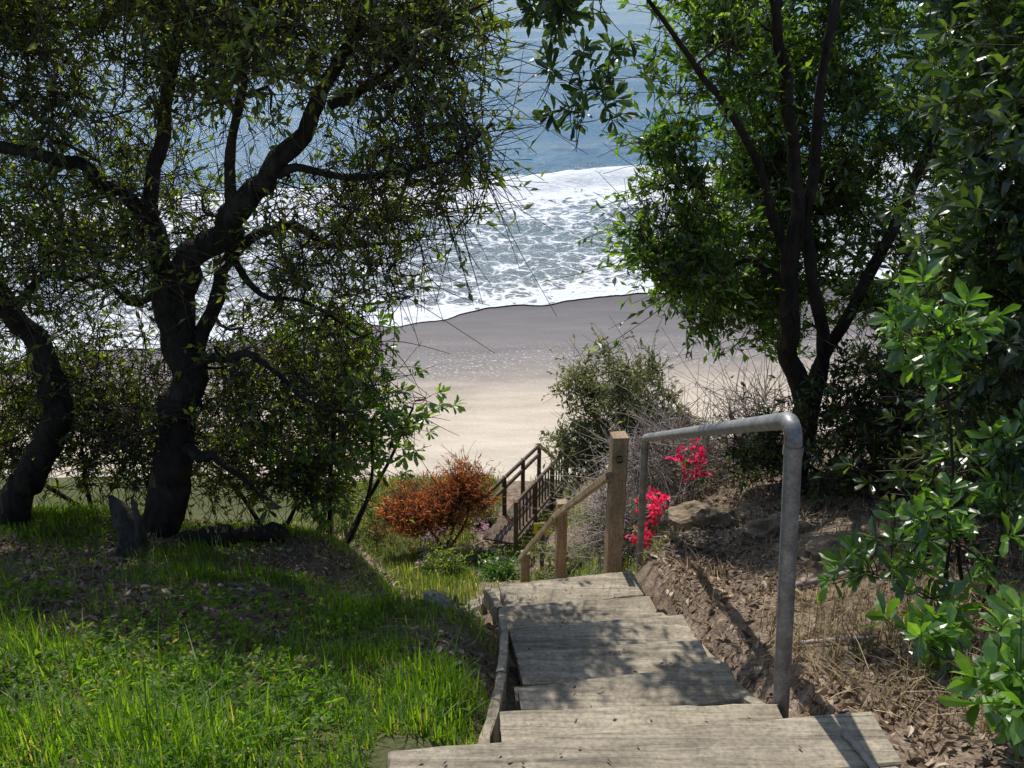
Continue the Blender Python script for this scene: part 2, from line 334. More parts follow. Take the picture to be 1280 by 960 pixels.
# ------------------------------------------------------------------ boards
def boardmesh(mb,c,size,yaw=0,pitch=0,roll=0,seg=10,jit=.004):
    """bevelled, slightly worn board: length along x"""
    lx,ly,lz=size; b=min(.006,lz*.25,ly*.25)
    prof=np.array([(-ly/2+b,-lz/2),(ly/2-b,-lz/2),(ly/2,-lz/2+b),(ly/2,lz/2-b),(ly/2-b,lz/2),(-ly/2+b,lz/2),(-ly/2,lz/2-b),(-ly/2,-lz/2+b)])
    K=seg+1; xs_=np.linspace(-lx/2,lx/2,K)
    V=np.zeros((K,8,3)); V[:,:,0]=xs_[:,None]+ (rng.normal(size=(1,8))*jit*1.2)
    w=rng.normal(size=(K,8,2))*jit*.5
    w=(w+np.roll(w,1,0))/2
    V[:,:,1:]=prof[None]+w
    V[0,:,1:]*=.985; V[-1,:,1:]*=.985
    V=V.reshape(-1,3)
    Rm=np.array((Matrix.Rotation(yaw,3,'Z')@Matrix.Rotation(pitch,3,'Y')@Matrix.Rotation(roll,3,'X')))
    V=V@Rm.T+np.array(c)
    k=np.arange(seg)[:,None]*8; j=np.arange(8)[None]; j2=(j+1)%8
    mb.add(V,np.stack([k+j,k+8+j,k+8+j2,k+j2],-1).reshape(-1,4))
    mb.f.setdefault(8,[]).append(np.array([[0,1,2,3,4,5,6,7]])+mb.n-len(V))
    mb.f[8].append(np.array([[7,6,5,4,3,2,1,0]])+mb.n-8)

st_par=empty('wooden_staircase',(.4,2.5,-2.4),'weathered plank staircase descending the grassy bluff','staircase')
treads=[(2.235,-2.135,-.37,1.11,.9,6.5),(2.50,-2.29,-.05,.84,.42,3),(2.95,-2.54,0,.82,.44,10),(3.37,-2.74,.01,.825,.46,5),(3.77,-2.93,.0,.82,.46,9),(4.2,-3.12,-.02,.76,.46,6),(4.67,-3.31,-.085,.69,.5,10)]
for k in range(16):
    t=(k+1)/16; yy=4.67+t*4.1; zz=-3.31-t*3.4
    cx=float(CX(yy)); treads.append((yy,zz,cx-.4,cx+.4,.3,9))
for (yf,z,xl,xr,d,yaw) in treads:
    mb=MB(); nb=max(1,round(d/.23)); bw=d/nb; ya=rad(yaw)
    for q in range(nb):
        yc=yf-bw*(q+.5); off=rng.normal()*.014
        cx_=(xl+xr)/2; dy=yc-yf
        cxx=cx_-math.sin(ya)*dy+off; cyy=yf+math.cos(ya)*dy
        boardmesh(mb,(cxx,cyy,z-.022+rng.normal()*.003),((xr-xl)+rng.normal()*.02,bw-.010,.045),ya+rng.normal()*.008,rng.normal()*.005,rng.normal()*.012,seg=18,jit=.0055)
    o=obj('tread',mb.mesh('tread'),M_tread,st_par)
    mb=MB()
    boardmesh(mb,((xl+xr)/2+math.sin(ya)*.02,yf-.03,z-.125),((xr-xl)-.03,.035,.155),ya,seg=6)
    obj('riser',mb.mesh('riser'),M_tread,st_par)
def edgeboard(name,pts,w,h,label=None):
    P=catmull(pts,5); T=norm(np.gradient(P,axis=0)); Sd=norm(np.cross(T,[0,0,1])); mb=MB(); up=np.array([0,0,1.])
    b=.006
    pr=[(-w/2+b,-h),(w/2-b,-h),(w/2,-h+b),(w/2,-b),(w/2-b,0),(-w/2+b,0),(-w/2,-b),(-w/2,-h+b)]
    V=np.stack([P+Sd*a_+up*c_ for a_,c_ in pr],1)+rng.normal(size=(len(P),8,3))*.0018
    K=len(P); k=np.arange(K-1)[:,None]*8; j=np.arange(8)[None]; j2=(j+1)%8
    mb.add(V,np.stack([k+j,k+j2,k+8+j2,k+8+j],-1).reshape(-1,4))
    mb.f.setdefault(8,[]).append(np.array([[7,6,5,4,3,2,1,0]])+0); mb.f[8].append(np.array([[0,1,2,3,4,5,6,7]])+8*(K-1))
    return obj(name,mb.mesh(name),M_string,st_par)
lp=[(-.10,2.24,-2.24),(-.065,2.6,-2.40),(-.04,3.0,-2.58),(-.035,3.5,-2.81),(-.055,4.0,-3.03),(-.11,4.4,-3.23),(-.15,4.66,-3.38)]
edgeboard('stringer',lp[:3],.036,.2); edgeboard('stringer',[(-.045,3.0,-2.57)]+lp[3:5],.036,.2); edgeboard('stringer',[(-.06,4.0,-3.02)]+lp[5:],.036,.13)
edgeboard('stringer',[(-.17,4.8,-3.60),(-.46,6.6,-5.08),(-.84,8.7,-6.88)],.042,.2)
edgeboard('stringer',[(.93,2.42,-2.33),(.9,2.65,-2.44),(.87,2.95,-2.59),(.865,3.4,-2.82),(.85,3.8,-3.02),(.79,4.25,-3.24)],.045,.2)
edgeboard('stringer',[(.74,4.3,-3.28),(.73,4.72,-3.5),(.4,6.6,-5.03),(.05,8.7,-6.85)],.042,.22)

# ------------------------------------------------------------------ steel handrail
hp=empty('steel_handrail',(.93,2.5,-2.32),'galvanised steel pipe handrail with rounded corners beside the steps','handrail')
A0=np.array([.93,2.54,-2.55]); A1=np.array([.835,2.54,-1.33]); B1=np.array([.955,6.15,-3.22]); B0=np.array([.985,6.2,-4.5])
def pipe(name,pts,r=.027):
    mb=MB(); tubes(mb,np.array(pts),np.full(len(pts),r),18); return obj(name,mb.mesh(name,True),M_steel,hp)
def arc(p,a,b,r,n=9):
    p=np.array(p); u=norm(a-p); v=norm(b-p); s=p+u*r; e=p+v*r
    return [ (1-t)**2*s+2*(1-t)*t*p+t*t*e for t in np.linspace(0,1,n)]
C1=A1+np.array([-.005,0,.085]); C2=B1+np.array([0,0,.06])
bend1=arc(C1,A0,C2,.10); bend2=arc(C2,C1,B0,.10)
pipe('post',list(np.linspace(A0,bend1[0],6)));
pipe('rail',bend1+list(np.linspace(bend1[-1],bend2[0],12))[1:-1]+bend2)
pipe('post',list(np.linspace(bend2[-1],B0,6)))
for q in (bend1[0],bend2[-1]):
    d=np.array([0,0,.016]); pipe('weld_collar',[q-d,q+d],.030)

# ------------------------------------------------------------------ wooden handrail
wp=empty('wooden_handrail',(.6,5.04,-3.5),'square timber posts with sloping timber handrail along the steps','handrail')
def post(par,x,y,z0,z1,w=.1,mat=M_post,name='post',yaw=8):
    mb=MB(); L=z1-z0
    boardmesh(mb,(0,0,0),(L,w,w),0,0,0,seg=8,jit=.002)
    V=mb.v[0]; V=np.stack([V[:,1],V[:,2],V[:,0]],-1)
    c,s=math.cos(rad(yaw)),math.sin(rad(yaw)); mb.v[0]=np.stack([V[:,0]*c-V[:,1]*s+x,V[:,0]*s+V[:,1]*c+y,V[:,2]+(z0+z1)/2],-1)
    return obj(name,mb.mesh(name),mat,par)
post(wp,.63,5.04,-4.2,-2.57,.095); post(wp,.42,7.0,-6.2,-4.20,.09); post(wp,.14,8.6,-7.6,-5.78,.09)
def beam(par,p0,p1,w,h,mat=M_rail,name='rail'):
    p0=Vector(p0);p1=Vector(p1); d=p1-p0; mb=MB()
    yaw=math.atan2(d.y,d.x); pitch=-math.asin(d.z/d.length)
    boardmesh(mb,(p0+p1)/2,(d.length,w,h),yaw,pitch,0,seg=10,jit=.002)
    return obj(name,mb.mesh(name),mat,par)
beam(wp,(.57,4.96,-2.80),(.36,7.05,-4.38),.035,.05); beam(wp,(.35,6.9,-4.30),(.08,8.65,-5.90),.035,.05)
mb=MB(); tubes(mb,[(.63,4.985,-2.70),(.63,4.965,-2.70)],[.022,.022],10); obj('bolt',mb.mesh('bolt'),M_black,wp)

# ------------------------------------------------------------------ lower walkway
wk=empty('wooden_walkway',(.3,18,-11.3),'brown timber walkway with picket railings above the beach','walkway')
a0=np.array([.08,16.6,-10.95]); a1=np.array([1.35,21.0,-12.05]); side=norm(np.cross(a1-a0,[0,0,1]))*-.7
for q in range(16):
    c=a0+(a1-a0)*(q+.5)/16+side*.5; mb=MB(); boardmesh(mb,c,(.75,.24,.04),math.atan2((a1-a0)[1],(a1-a0)[0])-math.pi/2,seg=3); obj('deck_board',mb.mesh('deck_board'),M_deckwood,wk)
for s_ in (0,1):
    o_=side*s_
    for h_ in (.95,.15) if s_==0 else (.95,.7):
        beam(wk,a0+o_+[0,0,h_],a1+o_+[0,0,h_],.05,.09,M_deckwood)
    for q in range(4):
        if s_==1 and q==0: continue
        c=a0+(a1-a0)*q/3+o_; post(wk,c[0],c[1],c[2]-1.2,c[2]+.99,.09,M_deckwood)
for q in range(17):
    c=a0+(a1-a0)*(q+.5)/17; post(wk,c[0]-.03,c[1]-.01,c[2]+.12,c[2]+.93,.035,M_deckwood,'picket')
b0=a1+side; b1=b0+np.array([.6,4.5,-2.8]); beam(wk,b0+[0,0,.95],b1+[0,0,.95],.05,.09,M_deckwood); beam(wk,a1+[0,0,.9],a1+np.array([.6,4.5,-1.9]),.05,.09,M_deckwood)
sg=empty('warning_sign',(.62,15.6,-11),'small yellow warning sign fixed on a timber stake by the walkway','sign')
post(sg,.58,15.65,-11.6,-9.85,.08,M_deckwood,'stake',0)
mb=MB(); boardmesh(mb,(.58,15.59,-9.95),(.34,.012,.25),0,0,0,seg=2,jit=0); obj('panel',mb.mesh('panel'),M_yellow,sg)
mb=MB(); 
for q,(w_,zz) in enumerate([(.22,.07),(.16,.03),(.2,-.01),(.12,-.05)]): boardmesh(mb,(.58,15.580,-9.95+zz),(w_,.004,.016),seg=1,jit=0)
obj('marking',mb.mesh('marking'),M_black,sg)

# ------------------------------------------------------------------ plants
def vn3(p,s,seed): return (vn(p[:,0],p[:,2],s,seed)+vn(p[:,1],p[:,2]+p[:,0]*.5,s,seed+3))
def plant(name,label,cat,limbs,ells,leafmat_,bark=M_bark,leaf=(.065,.02),nsub=6,nl=9,sublen=.22,big=False,whorl=False,twigr=.009,bare=0,wob=.16,crown='crown',stem='trunk',flower=None,curl=.35,up=.1,clump=1.2,fine=.0036,twm=None):
    base=limbs[0][0][0]
    par=empty(name,tuple(base[:3]),label,cat)
    bk=MB(); tw=MB(); lf=MB(); nodes=[]; nr=[]
    for pts,rs in limbs:
        P=catmull(pts,6); K=len(P); R=np.interp(np.linspace(0,1,K),np.linspace(0,1,len(rs)),rs)
        P=P+np.stack([vn(np.arange(K)*.9,np.full(K,pts[0][0]),2.1,s_) for s_ in (1,2,3)],-1)*R[:,None]*1.7
        if len(pts)>3 and R[0]>.03:
            R=R*(1+.25*vn(np.arange(K)*1.3,np.full(K,pts[0][2]),1,4))
        tubes(bk,P,R,10 if R[0]>.03 else 6)
        nodes+=list(P[2:]); nr+=list(R[2:])
    nodes=np.array(nodes); nr=np.array(nr)
    pts=[];lm=[]
    for (cx,cy,cz,rx,ry,rz,n,m_) in ells:
        d=norm(rng.normal(size=(n,3)))*rng.random((n,1))**(1/2.2)
        pts.append(np.array([cx,cy,cz])+d*[rx,ry,rz]); lm.append(np.full(n,m_))
    pts=np.concatenate(pts); lm=np.concatenate(lm)
    g=H(pts[:,0],pts[:,1]); pts[:,2]=np.maximum(pts[:,2],g+.08)
    lm=lm*np.clip(1+clump*vn3(pts,.33,7)*1.6,0.05,1.3)
    d0=np.sqrt(((pts[:,None]-nodes[None])**2).sum(-1)).min(1); od=np.argsort(d0); pts=pts[od]; lm=lm[od]
    tp=[];tr=[]
    bufN=np.zeros((len(nodes)+len(pts)*4,3)); bufR=np.zeros(len(bufN)); cnt=len(nodes); bufN[:cnt]=nodes; bufR[:cnt]=nr
    for c in pts:
        dd=((bufN[:cnt]-c)**2).sum(1); j=int(dd.argmin()); s_=bufN[j]; L=math.sqrt(dd[j])+1e-4; r0=min(bufR[j]*.75,twigr*(1+.8*min(L,1)))
        t=np.linspace(0,1,6)[:,None]; o1=rng.normal(size=3)*wob*L; o2=rng.normal(size=3)*wob*L*.6
        P=s_+(c-s_)*t+np.sin(np.pi*t)*o1+np.sin(2*np.pi*t)*o2
        R=np.linspace(r0,max(.0028,r0*.5),6); tp.append(P); tr.append(R)
        bufN[cnt:cnt+4]=P[2:]; bufR[cnt:cnt+4]=R[2:]; cnt+=4
    TP=np.array(tp); TR=np.array(tr); tubes(tw,TP,TR,5)
    N=len(TP); tot=nsub+bare
    ti=rng.integers(2,6,size=(N,tot)); st_=TP[np.arange(N)[:,None],ti]
    tang=norm(TP[:,-1]-TP[:,-2])[:,None,:]
    d=norm(rng.normal(size=(N,tot,3))+tang*.7+np.array([0,0,up])); L=sublen*(.5+rng.random((N,tot,1)))
    t=np.linspace(0,1,5)[None,None,:,None]; cu=rng.normal(size=(N,tot,1,3))*curl*L[...,None]
    SP=st_[:,:,None]+d[:,:,None]*L[:,:,None]*t+cu*t*t
    SR=np.broadcast_to(np.linspace(fine,fine*.45,5),SP.shape[:3])
    SPl=SP[:,:nsub]; keep=rng.random((N,nsub))<lm[:,None]
    show=np.concatenate([keep|(rng.random((N,nsub))<.45),np.ones((N,bare),bool)],1)
    tubes(tw,SP[show],SR[show],3)
    Q=SPl[keep]; M=len(Q)
    if M:
        if whorl:
            tipd=norm(Q[:,-1]-Q[:,-2]); a_=norm(np.cross(tipd,rng.normal(size=(M,3)))); b_=np.cross(tipd,a_)
            an=np.arange(nl)*2.4; el=.25+.9*(np.arange(nl)/nl)
            dirs=(np.cos(an)[None,:,None]*a_[:,None]+np.sin(an)[None,:,None]*b_[:,None])*np.sin(el+.35)[None,:,None]+tipd[:,None]*np.cos(el+.35)[None,:,None]
            B=Q[:,None,-1]-tipd[:,None]*(.03*np.arange(nl)/nl)[None,:,None]
            B=np.broadcast_to(B,(M,nl,3)).reshape(-1,3); D=dirs.reshape(-1,3)+rng.normal(size=(M*nl,3))*.12
        else:
            tt=rng.random((M,nl))*3.6+.4; k=np.minimum(tt.astype(int),3); fr=(tt-k)[...,None]
            ar=np.arange(M)[:,None]; B=(Q[ar,k]*(1-fr)+Q[ar,k+1]*fr).reshape(-1,3)
            D=(norm(Q[ar,k+1]-Q[ar,k])*.8).reshape(-1,3)+norm(rng.normal(size=(M*nl,3)))+np.array([0,0,.1])
        sc=.6+.7*rng.random(len(B))
        if flower:
            q,fm,fl=flower; isf=np.repeat(rng.random(M)<q,nl); ff=MB()
            leaves(ff,B[isf],D[isf],fl*sc[isf],fl*.9*sc[isf],True,.3,.2)
            obj('flowers',ff.mesh('flowers'),fm,par,kind='stuff')
            B=B[~isf];D=D[~isf];sc=sc[~isf]
        leaves(lf,B,D,leaf[0]*sc,leaf[1]*sc,big)
    obj(stem,bk.mesh(stem,True),bark,par)
    obj('twigs',tw.mesh('twigs',True),twm or (M_twigdark if bark is not M_dry else M_dry),par,kind='stuff')
    if lf.n: obj(crown,lf.mesh(crown),leafmat_,par)
    return par

limbsA=[
 ([(-2.40,5.45,-3.95),(-2.33,5.5,-3.5),(-2.12,5.5,-2.95),(-2.06,5.5,-2.45),(-2.08,5.5,-2.02),(-1.97,5.48,-1.72),(-1.62,5.45,-1.38),(-1.37,5.4,-1.13),(-1.07,5.35,-.79),(-.87,5.3,-.46),(-.75,5.25,-.0),(-.7,5.2,.5)],[.18,.14,.115,.1,.095,.085,.068,.052,.035,.025,.018]),
 ([(-2.08,5.5,-2.05),(-2.06,5.55,-1.62),(-2.11,5.6,-1.38),(-2.03,5.65,-.97),(-1.9,5.7,-.46),(-1.72,5.7,0),(-1.5,5.7,.5)],[.07,.055,.045,.036,.026,.018]),
 ([(-2.06,5.5,-2.5),(-1.85,5.6,-2.05),(-1.70,5.65,-1.66),(-1.38,5.7,-1.50),(-1.04,5.7,-1.62),(-.6,5.6,-1.55)],[.065,.05,.04,.028,.018,.008]),
 ([(-2.02,5.5,-2.35),(-1.75,5.35,-2.2),(-1.47,5.3,-2.2),(-1.2,5.2,-2.45),(-.95,5.2,-2.5)],[.045,.03,.022,.014,.007]),
 ([(-1.37,5.4,-1.13),(-1.13,5.3,-1.06),(-.86,5.25,-1.1),(-.36,5.2,-1.0),(-.1,5.15,-.8)],[.03,.025,.02,.012,.006]),
 ([(-2.1,5.6,-1.4),(-2.3,5.5,-1.2),(-2.49,5.4,-1.02),(-2.88,5.3,-.93),(-3.3,5.3,-.8)],[.045,.04,.035,.03,.02]),
 ([(-2.1,5.5,-2.9),(-1.95,5.3,-2.82),(-1.75,5.2,-2.85),(-1.5,5.1,-3.05)],[.05,.04,.02,.01]),
 ([(-1.0,5.35,-.75),(-.7,5.3,-.6),(-.45,5.2,-.35),(-.1,5.1,-.2)],[.03,.02,.014,.007]),
 ([(-1.62,5.45,-1.4),(-1.5,5.3,-.9),(-1.35,5.2,-.4),(-1.3,5.1,.2)],[.035,.026,.018,.01]),
 ([(-2.0,5.5,-1.75),(-2.3,5.6,-1.95),(-2.6,5.7,-1.8),(-2.9,5.7,-2.0)],[.03,.02,.014,.007]),
 ([(-1.7,5.65,-1.66),(-1.5,5.5,-1.85),(-1.2,5.45,-1.9),(-.9,5.4,-2.1)],[.025,.018,.012,.006]),
]
ellA=[(-2.3,5.5,-.3,1.0,.8,.7,140,.9),(-1.25,5.4,-.25,.85,.8,.6,155,.95),(-.5,5.3,-.38,.42,.7,.5,85,.95),(-.5,5.35,-1.1,.42,.5,.35,65,.3),
 (-1.0,5.5,-1.5,.6,.6,.5,105,.32),(-2.3,5.6,-1.5,.7,.7,.5,100,.4),(-1.35,5.6,-2.4,.6,.6,.5,105,.42),(-2.3,5.7,-2.6,.6,.5,.5,60,.4),(-1.3,5.6,.6,1.0,1.0,.5,40,.9)]
plant('tree','gnarled dark tree with small olive leaves and tangled twigs','tree',limbsA,ellA,M_leaf_olive,leaf=(.060,.023),nsub=6,nl=9,bare=3,curl=.9,fine=.0040,wob=.3,twigr=.011)
limbsB=[
 ([(-3.35,5.6,-4.0),(-3.32,5.6,-3.5),(-3.17,5.6,-3.14),(-2.95,5.6,-2.73),(-2.98,5.6,-2.34),(-3.15,5.6,-1.92),(-3.2,5.6,-1.29),(-3.0,5.6,-.62),(-3.1,5.6,.2)],[.13,.10,.1,.09,.08,.07,.055,.04,.025]),
 ([(-3.1,5.6,-2.0),(-2.85,5.75,-1.8),(-2.6,5.8,-1.9),(-2.3,5.9,-1.8)],[.03,.02,.014,.007])]
ellB=[(-3.1,5.7,-.3,.8,.9,.8,135,.9),(-3.0,5.8,-1.6,.7,.7,.6,95,.4),(-3.0,5.9,-2.6,.6,.6,.5,70,.45),(-4.0,5.8,-1,.8,1,1.3,70,1),(-3.2,5.8,.7,1,1,.5,40,1)]
plant('tree','leaning dark tree trunk with small olive leaves on the grassy edge','tree',limbsB,ellB,M_leaf_olive,leaf=(.060,.023),nsub=6,nl=9,bare=3,curl=.9,fine=.0040,wob=.3,twigr=.011)

def bush(name,label,x,y,ells,mat,cat='shrub',r=.02,**kw):
    z=float(H(x,y)); lim=[]
    for e in ells:
        c=np.array(e[:3]); b=np.array([x,y,z-.1]); b=b+np.append(rng.normal(size=2)*.06,0)
        m1=b+(c-b)*.5+rng.normal(size=3)*.08; lim.append(([tuple(b),tuple(m1),tuple(c)],[r,r*.7,r*.4]))
    return plant(name,label,cat,lim,ells,mat,stem='stem',crown='foliage',**kw)
bush('shrub','broadleaf shrub with glossy green leaves at the bank edge',-1.25,5.9,[(-1.15,5.9,-2.5,.38,.4,.38,32,1),(-.95,5.9,-2.9,.3,.4,.3,24,1),(-.68,6.0,-2.85,.14,.2,.16,5,1),(-1.4,5.8,-3.15,.4,.4,.3,26,.7)],M_leaf_pitt,bark=M_bark,leaf=(.08,.03),big=True,nsub=5,nl=8,whorl=True,sublen=.14,bare=2)
bush('shrub','tangled twiggy undergrowth beneath the trees',-1.7,5.8,[(-1.5,5.9,-3.2,.6,.4,.35,80,.5),(-2.3,6.0,-3.1,.6,.4,.45,85,.55)],M_leaf_olive,leaf=(.058,.024),bare=4,nsub=5,nl=8,curl=.8,fine=.004)
bush('shrub','tangled twiggy undergrowth beneath the trees',-3.0,6.0,[(-3.0,6.0,-3.0,.6,.4,.5,95,.55),(-3.9,6.0,-3.1,.6,.5,.6,50,.9)],M_leaf_olive,leaf=(.058,.024),bare=4,nsub=5,nl=8,curl=.8,fine=.004)

limbsR=[
 ([(2.25,6.3,-4.1),(2.16,6.3,-3.4),(2.08,6.3,-2.95),(1.94,6.3,-2.35),(1.88,6.3,-1.78),(1.84,6.3,-1.32),(1.72,6.3,-.72),(1.60,6.3,-.26),(1.5,6.3,.5)],[.1,.085,.075,.065,.055,.045,.038,.03,.02]),
 ([(2.2,6.4,-3.4),(2.26,6.4,-2.7),(2.05,6.4,-2.0),(2.0,6.4,-1.3),(1.98,6.4,-.5),(2.05,6.4,.4)],[.055,.05,.042,.035,.028,.02]),
 ([(1.88,6.3,-1.9),(1.66,6.2,-1.4),(1.36,6.1,-.92),(1.05,6.0,-.55),(.75,5.9,-.2),(.5,5.9,.1)],[.04,.03,.024,.018,.012,.008]),
 ([(1.92,6.4,-2.1),(1.65,6.3,-1.9),(1.35,6.2,-1.95),(1.1,6.2,-2.1)],[.03,.02,.014,.007]),
 ([(1.65,6.4,-.3),(1.3,6.2,.1),(.9,6.0,.25),(.5,5.8,.1)],[.03,.022,.014,.007]),
 ([(2.15,6.6,-3.2),(2.5,6.6,-2.3),(2.8,6.6,-1.2),(3.1,6.6,0)],[.05,.045,.035,.02]),
]
ellR=[(1.13,6.3,-1.7,.34,.45,.45,80,.95),(1.45,6.9,-2.2,.35,.4,.4,50,.8),(1.3,6.5,-.5,.55,.6,.5,60,.75),(1.05,6.3,-1.1,.25,.3,.25,16,.8),(2.1,7.3,-.8,.7,.5,1.0,165,.85),(2.3,7.3,-1.5,.7,.5,.6,110,.9),(2.0,7.3,-2.4,.6,.5,.65,110,.6),(2.9,7.0,-1.2,.8,.9,1.5,270,1),(2.2,7.3,.6,1.2,1.0,.5,40,1)]
plant('tree','slender two-stemmed tree with glossy leaves on the bare bank','tree',limbsR,ellR,M_leaf_pitt,bark=M_bark,leaf=(.08,.03),nsub=6,nl=9,big=False,bare=2,curl=.6,fine=.0038)
plant('tree','tall tree with overhanging dark leafy branches above the steps','tree',
 [([(2.9,4.9,-3.4),(2.8,4.9,-2.2),(2.6,4.9,-1.0),(2.2,4.9,0),(1.6,4.9,.45),(.9,4.85,.35),(.5,4.8,.0),(.3,4.75,-.2)],[.09,.08,.07,.06,.04,.022,.012,.006])],
 [(.22,4.75,-.2,.25,.2,.2,9,.9),(.08,4.75,-.0,.25,.25,.12,8,1),(.33,4.75,-.65,.2,.2,.25,11,.95),(.75,4.8,.0,.35,.3,.12,10,1),(2.5,4.7,-.4,.55,.5,.9,140,.95),(2.7,4.8,-1.7,.5,.6,.8,130,.9),(2.1,4.9,.5,.6,.5,.3,30,1)],
 M_leaf_dark,leaf=(.085,.03),big=True,whorl=True,nsub=5,nl=8,sublen=.13,twigr=.006,bare=1)
plant('tree','dense dark tree with heavy drooping foliage beside the bank','tree',
 [([(2.6,3.9,-2.5),(2.5,3.9,-1.6),(2.45,3.9,-.6),(2.4,3.9,.4)],[.08,.07,.05,.03]),([(2.5,3.9,-1.6),(2.2,3.8,-1.0),(1.95,3.7,-.5)],[.04,.03,.015])],
 [(2.13,3.8,-.5,.34,.5,.75,120,.95),(2.2,3.9,-1.4,.3,.5,.5,80,.9),(2.8,3.9,-.6,.5,.6,1.1,60,1)],
 M_leaf_dark,leaf=(.085,.03),big=True,whorl=True,nsub=5,nl=9,sublen=.16,bare=1)
bush('shrub','dark tangled shrub under the bank trees',2.6,5.6,[(2.4,5.9,-3.0,.5,.5,.5,100,.45),(2.9,5.5,-2.4,.6,.6,.8,140,.9),(2.0,6.6,-3.5,.4,.3,.3,60,.3),(3.2,6.8,-3.0,.7,.8,.8,90,1)],M_leaf_dark,leaf=(.07,.026),bare=5,nsub=5,nl=8,curl=.6)
bush('shrub','dark leafy shrub on the soil bank',2.2,4.2,[(2.2,4.2,-2.3,.3,.4,.45,50,.7),(2.05,3.8,-1.9,.22,.3,.4,24,.8)],M_leaf_dark,leaf=(.075,.028),big=True,whorl=True,bare=3,nsub=4,nl=8,sublen=.14)
bush('shrub','glossy green shrub with rosettes of upright leaves',1.9,3.3,[(1.55,3.2,-1.30,.15,.15,.17,9,1),(1.66,3.1,-2.0,.16,.2,.12,6,1),(1.5,3.2,-2.25,.16,.2,.1,7,1),(1.95,3.3,-1.9,.25,.3,.3,12,.9)],M_leaf_bright,leaf=(.08,.028),big=True,whorl=True,nsub=3,nl=10,sublen=.11,up=.6,r=.010,twigr=.005,clump=0)
bush('shrub','low green shrub with broad shiny leaves by the top step',1.62,2.2,[(1.45,2.1,-1.85,.1,.15,.12,9,1),(1.60,2.2,-1.85,.15,.2,.2,14,1),(1.4,2.75,-2.2,.12,.15,.08,5,1)],M_leaf_bright,leaf=(.09,.034),big=True,whorl=True,nsub=3,nl=10,sublen=.09,up=.6,r=.008,twigr=.004,clump=0)
bush('shrub','rounded greyish green coastal bush above the beach',2.1,17.2,[(2.1,17.2,-7.9,1.1,1.0,1.1,130,.9),(1.5,17.0,-9.0,.65,.7,.7,60,.9),(3.0,17.2,-8.9,1.0,.8,1.0,90,.9)],M_leaf_grey,bark=M_twig,leaf=(.12,.045),nsub=6,nl=9,sublen=.42,r=.04,twigr=.016,bare=3,fine=.006)
bush('shrub','rusty orange dried shrub on the bluff ledge',-1.4,17.0,[(-1.9,17,-10.6,.8,.6,.35,80,.9),(-1.1,17,-10.25,.5,.5,.5,60,.9),(-.85,17,-9.8,.45,.3,.4,20,.7)],M_leaf_rust,bark=M_twig,leaf=(.12,.022),nsub=7,nl=9,sublen=.5,r=.03,twigr=.012,up=.9,curl=.2,bare=2,fine=.006,clump=.6)
bush('bougainvillea','bougainvillea shrub with magenta red flowers on the bank',1.5,7.0,[(1.2,6.8,-4.1,.15,.2,.12,7,.8),(1.5,7.0,-3.85,.16,.2,.18,8,.8),(1.06,6.7,-4.35,.10,.15,.05,4,.9),(1.4,6.7,-4.25,.18,.2,.08,4,.7)],M_leaf_grey,bark=M_dry,leaf=(.05,.03),nsub=4,nl=7,sublen=.12,flower=(.7,M_flower,.042),big=True,r=.008,twigr=.004,clump=0)
bush('shrub','dry leafless grey twiggy shrub on the bank',1.5,7.8,[(1.5,7.8,-4.25,.6,.4,.4,100,.1),(2.2,7.8,-4.0,.5,.5,.45,60,.12),(1.0,7.8,-4.9,.35,.4,.45,70,.1)],M_leaf_grey,bark=M_dry,leaf=(.05,.02),nsub=6,nl=5,bare=7,sublen=.3,curl=.6,r=.012,twigr=.008,fine=.0045)
for (x,y,s_,mt,lb) in [(-2.3,18.6,.7,M_leaf_grey,'low coastal scrub on the bluff ledge'),(-.2,14.6,.3,M_leaf_bright,'small green leafy scrub on the bluff ledge'),(-1.2,14.6,.4,M_leaf_olive,'low coastal scrub on the bluff ledge'),(.9,11.6,.5,M_leaf_grey,'low coastal scrub on the bluff ledge'),(2.4,12.0,.9,M_leaf_grey,'low coastal scrub on the bluff ledge'),(-3.6,17.6,1.1,M_leaf_olive,'low coastal scrub on the bluff ledge'),(3.6,14.5,1.3,M_leaf_olive,'low coastal scrub on the bluff ledge'),(-.6,18.2,.28,M_leaf_grey,'low coastal scrub on the bluff ledge'),(-.55,16.0,.22,M_leaf_grey,'low coastal scrub on the bluff ledge')]:
    z=float(H(x,y)); bush('shrub',lb,x,y,[(x,y,z+s_*.5,s_,s_,s_*.55,int(60*s_+20),.9)],mt,bark=M_twig,leaf=(.09,.035),nsub=6,nl=8,sublen=.25,r=.015)

# ------------------------------------------------------------------ grass
def blades(mb,x,y,h,w,lean=.45,seg=3):
    N=len(x); z=H(x,y); B=np.stack([x,y,z-.01],-1); a=rng.random(N)*2*np.pi
    d=np.stack([np.cos(a),np.sin(a),0*a],-1); s_=np.stack([-np.sin(a),np.cos(a),0*a],-1)
    le=(rng.random(N)**1.3*lean*1.6)[:,None]; h=h[:,None]; w=w[:,None]; rows=[]
    for k,(t,ww) in enumerate([(0,1),(.4,.85),(.75,.55),(1,.0)]):
        c=B+np.array([0,0,1])*h*(t-.35*le*t*t)+d*h*le*t*t
        if k<3: rows+= [c-s_*w*ww*.5,c+s_*w*ww*.5]
        else: rows.append(c)
    V=np.stack(rows,1); i=np.arange(N)[:,None]*7
    F=np.concatenate([i+np.array([q]) for q in ((0,1,3),(0,3,2),(2,3,5),(2,5,4),(4,5,6))]); mb.add(V,F)
mb=MB()
n=140000; x=-5.2+rng.random(n)*5.2; y=1.3+rng.random(n)**1.25*5.6
